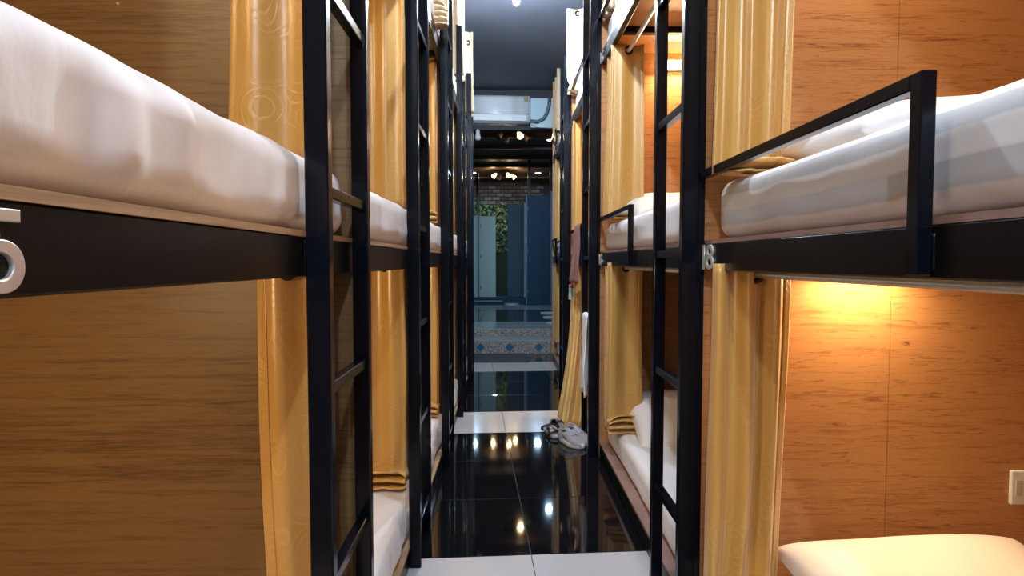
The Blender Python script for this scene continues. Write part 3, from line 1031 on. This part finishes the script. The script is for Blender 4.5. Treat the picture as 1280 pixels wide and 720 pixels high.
# steps
st = empty('step', (0.1, 8.16, 0), 'pebble-wash lower step with three blue diamond tiles', 'step', 'steps to the wash area')
box('riser', -0.62, 0.80, 8.16, 8.62, 0.0, 0.178, M['pebble'], st)
box('tread', -0.62, 0.80, 8.155, 8.62, 0.178, 0.192, M['tread'], st, 0.002)
for cx_ in (-0.325, 0.078, 0.485):
    bm = bmesh.new()
    s_ = 0.062
    q = [(cx_ - s_, 0.095), (cx_, 0.095 - s_), (cx_ + s_, 0.095), (cx_, 0.095 + s_)]
    a = [bm.verts.new((x, 8.154, z)) for x, z in q]
    b_ = [bm.verts.new((x, 8.162, z)) for x, z in q]
    bm.faces.new(a)
    bm.faces.new(b_[::-1])
    for i in range(4):
        bm.faces.new((a[i], b_[i], b_[(i + 1) % 4], a[(i + 1) % 4]))
    link('diamond_tile', bm, M['diamond'], st)
st2 = empty('step', (0.1, 8.6, 0.19), 'plain pebble-wash upper step below the far tiled platform', 'step', 'steps to the wash area')
box('riser', -0.62, 0.80, 8.62, 8.95, 0.0, 0.29, M['pebble'], st2)
box('tread', -0.62, 0.80, 8.615, 8.95, 0.29, 0.30, M['tread'], st2, 0.002)

plat = box('floor_platform', -1.7, 1.5, 8.95, 17.2, 0.0, 0.292, M['grout'])
tag(plat, kind='structure')
for (ya, yb_, key) in ((8.95, 9.62, 'plat_white'), (9.62, 10.86, 'plat_dark'), (10.86, 12.1, 'plat_dark'), (12.1, 13.4, 'plat_white'), (13.4, 14.6, 'plat_dark')):
    for xa in (-1.62, -1.0, -0.38, 0.24, 0.86):
        box('tile', xa + 0.003, xa + 0.617, ya + 0.003, yb_ - 0.003, 0.292, 0.30, M[key], plat, 0.001)

# doormat
dm = box('doormat', -0.50, 0.32, 7.46, 8.12, 0.001, 0.014, M['grey_mat'], None, 0.004)
tag(dm, 'grey woven doormat at the foot of the steps', 'doormat')

# far room shell
ROOM_Z = 3.62
fc = box('ceiling_far_room', -1.7, 1.5, Y_HEAD + 0.12, 17.2, ROOM_Z, ROOM_Z + 0.1, M['darkwood'])
tag(fc, kind='structure')
for yb_ in (10.0, 11.0, 12.1, 13.3, 14.4, 16.3):
    box('beam', -1.7, 1.5, yb_ - 0.05, yb_ + 0.05, ROOM_Z - 0.07, ROOM_Z, M['darkwood'], fc)
tag(box('wall_far_left', -1.8, -1.7, Y_HEAD, 17.2, 0, ROOM_Z, M['navy']), kind='structure')
tag(box('wall_far_right', 1.5, 1.6, Y_HEAD, 17.2, 0, ROOM_Z, M['navy']), kind='structure')
wf = box('wall_far', -1.8, 1.6, 17.06, 17.2, 0, ROOM_Z, M['mortar'])
tag(wf, kind='structure')
brm = []
for m_ in M['bricks']:
    bm = bmesh.new()
    abox(bm, -0.105, 0.105, -0.03, 0.03, -0.045, 0.045, 0.006)
    me = bpy.data.meshes.new('brick')
    bm.to_mesh(me)
    bm.free()
    me.materials.append(m_)
    brm.append(me)
for r in range(12):
    z = 2.32 + r * 0.108
    for c in range(11):
        x = -1.25 + c * 0.228 + (0.114 if r % 2 else 0)
        if x > 1.1:
            continue
        o = bpy.data.objects.new('brick', brm[R.choice([0, 0, 1, 1, 2])])
        C.objects.link(o)
        o.location = (x, 17.045 + R.uniform(-0.006, 0.006), z)
        o.parent = wf

# planted screen
pg = empty('leaf_screen', (-0.25, 16.8, 1.5), 'dense green and yellow leaf screen between the teal stall and the slate door', 'leaf screen')
box('backing', -0.85, 0.25, 16.86, 16.92, 0.3, 2.90, plain('dark_green_board', (0.02, 0.035, 0.02), 0.8), pg)
for mi, m_ in enumerate(M['leafs']):
    bm = bmesh.new()
    for i in range(230):
        x, z = R.uniform(-0.84, 0.24), R.uniform(1.58, 2.9)
        if mi == 1 and z < 2.2 and R.random() < 0.6:
            continue
        a, L = R.uniform(0, 6.28), R.uniform(0.05, 0.11)
        d = Vector((math.cos(a), R.uniform(-.5, 0), math.sin(a)))
        s_ = Vector((-math.sin(a), R.uniform(-.4, .4), math.cos(a))) * L * 0.32
        p = Vector((x, 16.84 - R.uniform(0, 0.06), z))
        v = [bm.verts.new(p), bm.verts.new(p + d * L * 0.5 + s_), bm.verts.new(p + d * L), bm.verts.new(p + d * L * 0.5 - s_)]
        bm.faces.new((v[0], v[1], v[3]))
        bm.faces.new((v[1], v[2], v[3]))
    lf = link('leaves', bm, m_, pg)
    tag(lf, kind='stuff')

# stalls
curb = box('curb', -1.2, 0.50, 13.75, 14.4, 0.30, 0.44, M['navy'])
tag(curb, 'dark blue raised curb under the wash stalls', 'curb')
box('coping', -0.75, -0.05, 13.742, 13.76, 0.355, 0.375, M['pale_edge'], curb)


def stall(name, label, x0, x1, y, z0, z1, mat, edge=None, edge_side=-1, hinges=True, cat='door'):
    t = empty(name, ((x0 + x1) / 2, y, z0), label, cat, 'doors and panels of the wash stalls')
    box('leaf', x0, x1, y, y + 0.035, z0, z1, mat, t, 0.003)
    if edge:
        xe = x0 if edge_side < 0 else x1
        box('edge_strip', xe - 0.035 if edge_side < 0 else xe, xe if edge_side < 0 else xe + 0.035, y - 0.01, y + 0.05, z0, z1 + 0.02, edge, t, 0.003)
    if hinges:
        for f in (0.12, 0.5, 0.88):
            xh = x0 + 0.012
            box('hinge', xh - 0.010, xh + 0.010, y - 0.008, y + 0.002, z0 + (z1 - z0) * f - 0.04, z0 + (z1 - z0) * f + 0.04, M['pipe'], t)
    return t


stall('stall_panel', 'narrow teal stall panel beside the left posts', -0.86, -0.65, 14.0, 0.44, 2.36, M['teal'], M['pale_edge'], 1)
stall('stall_door', 'pale teal stall door left of the leaf screen', -0.56, -0.195, 14.05, 0.44, 2.35, M['teal'], M['pale_edge'], -1)
stall('stall_door', 'slate blue-grey stall door right of the leaf screen', 0.08, 0.475, 14.0, 0.44, 2.64, M['steelblue'], M['pale_edge'], 1)
stall('stall_door', 'tall navy blue door at the far right of the wash area', 0.525, 1.035, 13.4, 0.305, 2.77, M['navy'], plain('blue_edge', (0.05, 0.2, 0.34), 0.4), -1)
box_ = stall('door_jamb', 'bright blue upright jamb right of the tall navy door', 1.04, 1.12, 13.3, 0.305, 2.85, plain('jamb_blue', (0.03, 0.14, 0.25), 0.4), None, hinges=False, cat='jamb')
def pillar(x0, x1, y, z0, z1, label):
    o = box('pillar', x0, x1, y, y + 0.08, z0, z1, M['rail'], None, 0.004)
    return tag(o, label, 'pillar')


pillar(0.545, 0.615, 13.6, 0.30, ROOM_Z - 0.001, 'dark pillar rising behind the tall navy door')
pillar(1.045, 1.10, 13.5, 0.30, ROOM_Z - 0.001, 'dark pillar behind the bright blue jamb')
pillar(-0.66, -0.60, 14.15, 0.45, 3.4, 'dark blue upright behind the pale teal stall door')

# round stepping pads on the platform
pad_m = plain('pale_pad', (0.50, 0.58, 0.62), 0.35)
for i, (x, y, r) in enumerate(((0.86, 11.2, 0.17), (0.83, 10.35, 0.15), (0.80, 9.35, 0.13), (0.18, 13.55, 0.17))):
    bm = bmesh.new()
    lathe(bm, [(r, 0), (r, 0.012), (r - 0.01, 0.018), (0, 0.019)], 20, Matrix.Translation((x, y, 0.3005)))
    o = link('floor_pad', bm, pad_m, None, True)
    tag(o, ['round pale floor pad, furthest of three by the right side of the platform', 'round pale floor pad, middle of three by the right side of the platform',
            'round pale floor pad, closest to the steps', 'round pale floor pad below the slate blue-grey stall door'][i], 'floor pad', 'round pads on the platform')

# ceiling fixtures in the far room
M['shade_on'] = plain('lit_glass_shade', (1, 0.85, 0.6), 0.4, emit=(1.0, 0.66, 0.28), estr=1.7)
M['shade_off'] = plain('frosted_glass_shade', (0.20, 0.15, 0.11), 0.35)
M['bronze'] = plain('dark_bronze', (0.03, 0.022, 0.018), 0.4, metal=0.7)


def spot_cluster(x, y, z, lit, label, watts):
    t = empty('ceiling_spot_lamp', (x, y, z), label, 'lamp', 'ceiling lamps of the wash area')
    bm = bmesh.new()
    lathe(bm, [(0.09, 0), (0.10, -0.02), (0.06, -0.045), (0.0, -0.05)][::-1], 18, Matrix.Translation((x, y, z)))
    link('base', bm, M['bronze'], t, True)
    for i in range(4):
        a = math.radians(25 + 90 * i)
        e = Vector((x + math.cos(a) * 0.22, y + math.sin(a) * 0.16, z - 0.10))
        bm = bmesh.new()
        tube_pts(bm, [(x, y, z - 0.04), (x + math.cos(a) * 0.12, y + math.sin(a) * 0.09, z - 0.06), e], 0.011, 8)
        arm = link('arm', bm, M['bronze'], t, True)
        d = Vector((math.cos(a) * 0.8, math.sin(a) * 0.5 - 0.4, -0.8)).normalized()
        rot = Vector((0, 0, 1)).rotation_difference(d).to_matrix().to_4x4()
        bm = bmesh.new()
        lathe(bm, [(0.02, -0.01), (0.03, 0.0), (0.045, 0.05), (0.05, 0.09), (0.062, 0.12), (0.05, 0.119), (0.0, 0.08)], 14, Matrix.Translation(e) @ rot)
        link('shade', bm, M['shade_on'] if i in lit else M['shade_off'], arm, True)
        if i in lit:
            q = e + d * 0.15
            light('spot_glow', 'POINT', q, watts, WARM, 0.04)
    return t


spot_cluster(0.16, 10.55, ROOM_Z - 0.001, (3,), 'ceiling lamp with four spot shades, one lit, nearest the air conditioner', 5)
spot_cluster(0.0, 15.3, ROOM_Z - 0.001, (0, 2, 3), 'ceiling lamp with glowing tulip shades before the brick wall', 5)


def downlight(x, y, label, watts):
    t = empty('downlight', (x, y, ROOM_Z), label, 'lamp', 'downlights of the wash area')
    bm = bmesh.new()
    lathe(bm, [(0.0, -0.012), (0.08, -0.012), (0.105, -0.004), (0.105, 0.0)], 20, Matrix.Translation((x, y, ROOM_Z - 0.001)))
    link('trim_ring', bm, M['white_plastic'], t, True)
    bm = bmesh.new()
    lathe(bm, [(0.0, -0.018), (0.075, -0.016), (0.078, -0.011), (0.0, -0.011)], 20, Matrix.Translation((x, y, ROOM_Z - 0.001)))
    link('lens', bm, M['tube'], t, True)
    light('downlight_glow', 'AREA', (x, y, ROOM_Z - 0.03), watts, (0.45, 0.72, 1.0), 0.14)


downlight(0.90, 11.45, 'round cool downlight nearest in the far timber ceiling', 16)
downlight(0.90, 15.7, 'round cool downlight above the tall navy door', 16)
downlight(-0.80, 15.7, 'round cool downlight at the left by the bunk posts', 22)


# ------------------------------------------------------------------ laundry, shoes
def cloth_over(name, label, cat, mat, x, y0, y1, zt, drop_f, drop_b, thick=0.02, seed=1, lean=0.0, group=None):
    """cloth folded over a bar that runs along Y at (x, zt)"""
    rows_f, rows_b, cols = 22, 18, 12
    bm = bmesh.new()
    uvl = bm.loops.layers.uv.new('uv')
    prof = []
    for i in range(rows_f):
        f = 1 - i / rows_f
        prof.append((-thick - lean * f, -drop_f * f))
    for i in range(7):
        a = math.pi * i / 6
        prof.append((-thick * math.cos(a), thick * math.sin(a) * 0.9))
    for i in range(1, rows_b + 1):
        f = i / rows_b
        prof.append((thick + 0.01 * f, -drop_b * f))
    g = []
    for c in range(cols + 1):
        u = c / cols
        row = []
        for (px, pz) in prof:
            d = min(1.0, max(0.0, -pz) * 3.5)
            wob = math.sin(u * 11 + seed) * 0.014 * d + noise.noise(Vector((u * 4, pz * 4, seed))) * 0.018 * d
            yy = y0 + (y1 - y0) * u + noise.noise(Vector((pz * 3, u * 2, seed + 5))) * 0.035 * d
            row.append(bm.verts.new((x + px + wob, yy, zt + pz + 0.03 * noise.noise(Vector((u * 3, seed, 1))) * d)))
        g.append(row)
    for c in range(cols):
        for r in range(len(prof) - 1):
            bm.faces.new((g[c][r], g[c][r + 1], g[c + 1][r + 1], g[c + 1][r]))
    for fc in bm.faces:
        for lp in fc.loops:
            lp[uvl].uv = (lp.vert.co.y, lp.vert.co.z)
    o = link(name, bm, mat, None, True)
    sd = o.modifiers.new('thickness', 'SOLIDIFY')
    sd.thickness = 0.005
    return tag(o, label, cat, group)


cloth_over('trousers', 'dusty maroon trousers hung over the guard bar of the third right bunk', 'trousers', plain('maroon_cloth', (0.36, 0.17, 0.145), 0.85, bump=0.2, bscale=60), 0.612, 4.62, 4.98, 1.565, 0.45, 0.36, 0.022, 2, 0.03)
cloth_over('towel', 'white towel hung over a ladder rung by the third right bunk', 'towel', plain('white_towel', (0.78, 0.80, 0.83), 0.95, bump=0.5, bscale=150), 0.570, 3.87, 4.12, 0.905, 0.52, 0.40, 0.026, 4, 0.0)
cloth_over('red_garment', 'small red garment hanging under the maroon trousers', 'garment', plain('red_cloth', (0.45, 0.02, 0.04), 0.85), 0.59, 5.02, 5.10, 1.22, 0.16, 0.12, 0.012, 6, 0.0)
cloth_over('pale_cloth', 'small pale green cloth hanging below the red garment', 'cloth', plain('mint_cloth', (0.45, 0.62, 0.55), 0.9), 0.575, 5.04, 5.12, 1.075, 0.12, 0.10, 0.012, 8, 0.0)

M['shoe'] = plain('grey_mesh_upper', (0.36, 0.335, 0.345), 0.8, bump=0.4, bscale=220)
M['sole'] = plain('pale_rubber_sole', (0.72, 0.70, 0.68), 0.6)
M['shoe_in'] = plain('dark_shoe_lining', (0.06, 0.08, 0.12), 0.9)
M['lace'] = plain('pale_lace', (0.55, 0.58, 0.66), 0.8)
M['toe'] = plain('blue_grey_toe_cap', (0.28, 0.38, 0.46), 0.6)


def shoe(loc, rz, label):
    """toe along +X, heel near the origin"""
    t = empty('sneaker', loc, label, 'shoe', 'pair of grey sneakers')
    t.rotation_euler = (0, 0, rz)
    t['_base'] = (0, 0, 0)
    Ls = 0.285

    def half(u):    # outline half-width
        return 0.036 + 0.016 * math.sin(math.pi * min(1, u * 0.9)) + (0.012 if 0.5 < u < 0.9 else 0) * math.sin(math.pi * (u - 0.5) / 0.4)

    def ring(u, hw, z, n=1.0):
        return u, hw, z
    # sole
    bm = bmesh.new()
    pts = []
    nn = 40
    for i in range(nn):
        a = 2 * math.pi * i / nn
        cx, sy = math.cos(a), math.sin(a)
        u = 0.5 + 0.5 * math.copysign(abs(cx) ** 0.75, cx)
        h = half(u) * math.copysign(abs(sy) ** 0.7, sy)
        pts.append((u * Ls, h, u))
    lay = []
    for (k, zb_) in ((0.93, 0.0), (1.0, 0.008), (1.0, 0.028), (0.95, 0.034)):
        lay.append([bm.verts.new(((p[0] - Ls / 2) * k + Ls / 2, p[1] * k, zb_ + 0.012 * max(0, p[2] - 0.75) ** 1.2 * (1 if zb_ == 0 else 1.4) + (0.004 if p[2] < .2 and zb_ > 0.02 else 0))) for p in pts])
    for a, b in zip(lay[:-1], lay[1:]):
        for i in range(nn):
            bm.faces.new((a[i], a[(i + 1) % nn], b[(i + 1) % nn], b[i]))
    bm.faces.new(lay[0][::-1])
    bm.faces.new(lay[-1])
    link('sole', bm, M['sole'], t, True)
    # upper lofted along the length, open at the ankle
    bm = bmesh.new()
    us = [0.015, 0.04, 0.09, 0.16, 0.24, 0.32, 0.40, 0.50, 0.60, 0.70, 0.80, 0.88, 0.94, 0.98]
    tops = [0.075, 0.092, 0.098, 0.092, 0.086, 0.086, 0.092, 0.086, 0.076, 0.066, 0.058, 0.050, 0.042, 0.034]
    secs = []
    m_ = 12
    for u, zt_ in zip(us, tops):
        h = half(u) * 0.95 * (1 if 0.05 < u < 0.93 else 0.7)
        row = []
        opening = u < 0.40
        for j in range(m_ + 1):
            a = math.pi * j / m_
            c, s = math.cos(a), math.sin(a)
            if opening:
                # walls that lean in and stop at the collar
                k = 0.62 if 0.05 < u < 0.36 else 0.5
                if j < m_ / 2:
                    f = j / (m_ / 2 - 0.0)
                    y, z = h * (1 - (1 - k) * f ** 1.6), 0.026 + (zt_ - 0.026) * f
                elif j > m_ / 2:
                    f = (m_ - j) / (m_ / 2)
                    y, z = -h * (1 - (1 - k) * f ** 1.6), 0.026 + (zt_ - 0.026) * f
                else:
                    y, z = 0, (zt_ if u < 0.05 else 0.05)
            else:
                y, z = h * math.copysign(abs(c) ** 0.7, c), 0.026 + (zt_ - 0.026) * s ** 0.8
            row.append(bm.verts.new((u * Ls, y, z)))
        secs.append(row)
    for a, b in zip(secs[:-1], secs[1:]):
        for j in range(m_):
            bm.faces.new((a[j], b[j], b[j + 1], a[j + 1]))
    bm.faces.new(secs[0][::-1])
    bm.faces.new(secs[-1])
    link('upper', bm, M['shoe'], t, True)
    # padded collar, lining, tongue, laces, toe cap
    bm = bmesh.new()
    ell = [(0.055 + 0.035 * math.cos(2 * math.pi * i / 24) + 0.0, 0.027 * math.sin(2 * math.pi * i / 24), 0.093 + 0.004 * math.cos(2 * math.pi * i / 24 * 2)) for i in range(25)]
    tube_pts(bm, ell, 0.0065, 8, cap=False)
    link('collar', bm, M['shoe'], t, True)
    bm = bmesh.new()
    lathe(bm, [(0.030, 0.0), (0.028, 0.03), (0.0, 0.031)], 18, Matrix.Translation((0.058, 0, 0.055)) @ Matrix.Diagonal((1.15, 0.88, 1, 1)))
    link('lining', bm, M['shoe_in'], t, True)
    bm = bmesh.new()
    soft_box(bm, 0.086, 0.150, -0.020, 0.020, 0.078, 0.092, 0.006, (6, 4, 2), lambda p, n: Vector((0, 0, (0.12 - p.x) * 0.28)))
    link('tongue', bm, M['shoe'], t, True)
    for i in range(4):
        x = 0.112 + i * 0.019
        z = 0.096 - i * 0.0045
        for s in (-1, 1):
            bm = bmesh.new()
            tube_pts(bm, [(x, -0.024 * s, z - 0.006), (x + 0.010, 0, z + 0.002), (x + 0.018, 0.024 * s, z - 0.010)], 0.0028, 6)
            link('lace', bm, M['lace'], t, True)
    bm = bmesh.new()
    soft_box(bm, 0.250, 0.284, -0.026, 0.026, 0.012, 0.038, 0.012, (4, 6, 3))
    link('toe_cap', bm, M['toe'], t, True)
    for s in (-1, 1):
        bm = bmesh.new()
        tube_pts(bm, [(0.10, s * 0.046, 0.062), (0.14, s * 0.0495, 0.05), (0.17, s * 0.05, 0.036)], 0.003, 5)
        link('side_stripe', bm, M['shoe_in'], t, True)
    return t


shoe((0.405, 4.22, 0.0), math.radians(-62), 'left grey lace-up sneaker standing in front on the black tiles')
shoe((0.470, 4.29, 0.0), math.radians(-66), 'grey lace-up sneaker half hidden behind its mate by the blue-black post')


def slipper(loc, rz, label, sole, strap):
    t = empty('slipper', loc, label, 'slipper', 'slippers beside the sneakers')
    t.rotation_euler = (0, 0, rz)
    t['_base'] = (0, 0, 0)
    bm = bmesh.new()
    nn = 32
    lay = []
    for zb_, k in ((0, 0.96), (0.005, 1), (0.02, 1), (0.024, 0.95)):
        row = []
        for i in range(nn):
            a = 2 * math.pi * i / nn
            u = 0.5 + 0.5 * math.cos(a)
            h = (0.036 + 0.012 * u) * math.copysign(abs(math.sin(a)) ** 0.8, math.sin(a))
            row.append(bm.verts.new(((u - 0.5) * 0.26 * k, h * k, zb_)))
        lay.append(row)
    for a, b in zip(lay[:-1], lay[1:]):
        for i in range(nn):
            bm.faces.new((a[i], a[(i + 1) % nn], b[(i + 1) % nn], b[i]))
    bm.faces.new(lay[0][::-1])
    bm.faces.new(lay[-1])
    link('sole', bm, sole, t, True)
    bm = bmesh.new()
    g = []
    for i in range(7):
        x = 0.0 + i * 0.016
        g.append([bm.verts.new((x, 0.047 * math.cos(math.pi * j / 10), 0.012 + (0.05 - 0.012 * i / 6) * math.sin(math.pi * j / 10))) for j in range(11)])
    for a, b in zip(g[:-1], g[1:]):
        for j in range(10):
            bm.faces.new((a[j], b[j], b[j + 1], a[j + 1]))
    o = link('strap', bm, strap, t, True)
    o.modifiers.new('thickness', 'SOLIDIFY').thickness = 0.004
    return t


patt = speckle('patterned_strap', (0.02, 0.015, 0.015), (0.10, 0.05, 0.03), (0.55, 0.45, 0.38), scale=45)
slipper((0.385, 4.52, 0.0005), math.radians(38), 'dark patterned slipper behind the sneakers', plain('dark_slipper_sole', (0.03, 0.025, 0.025), 0.7), patt)
slipper((0.350, 4.345, 0.0005), math.radians(-75), 'grey-soled slipper tucked beside the sneaker heel', plain('grey_slipper_sole', (0.38, 0.38, 0.40), 0.7), patt)

for o in bpy.data.objects:
    if '_base' in o:
        del o['_base']
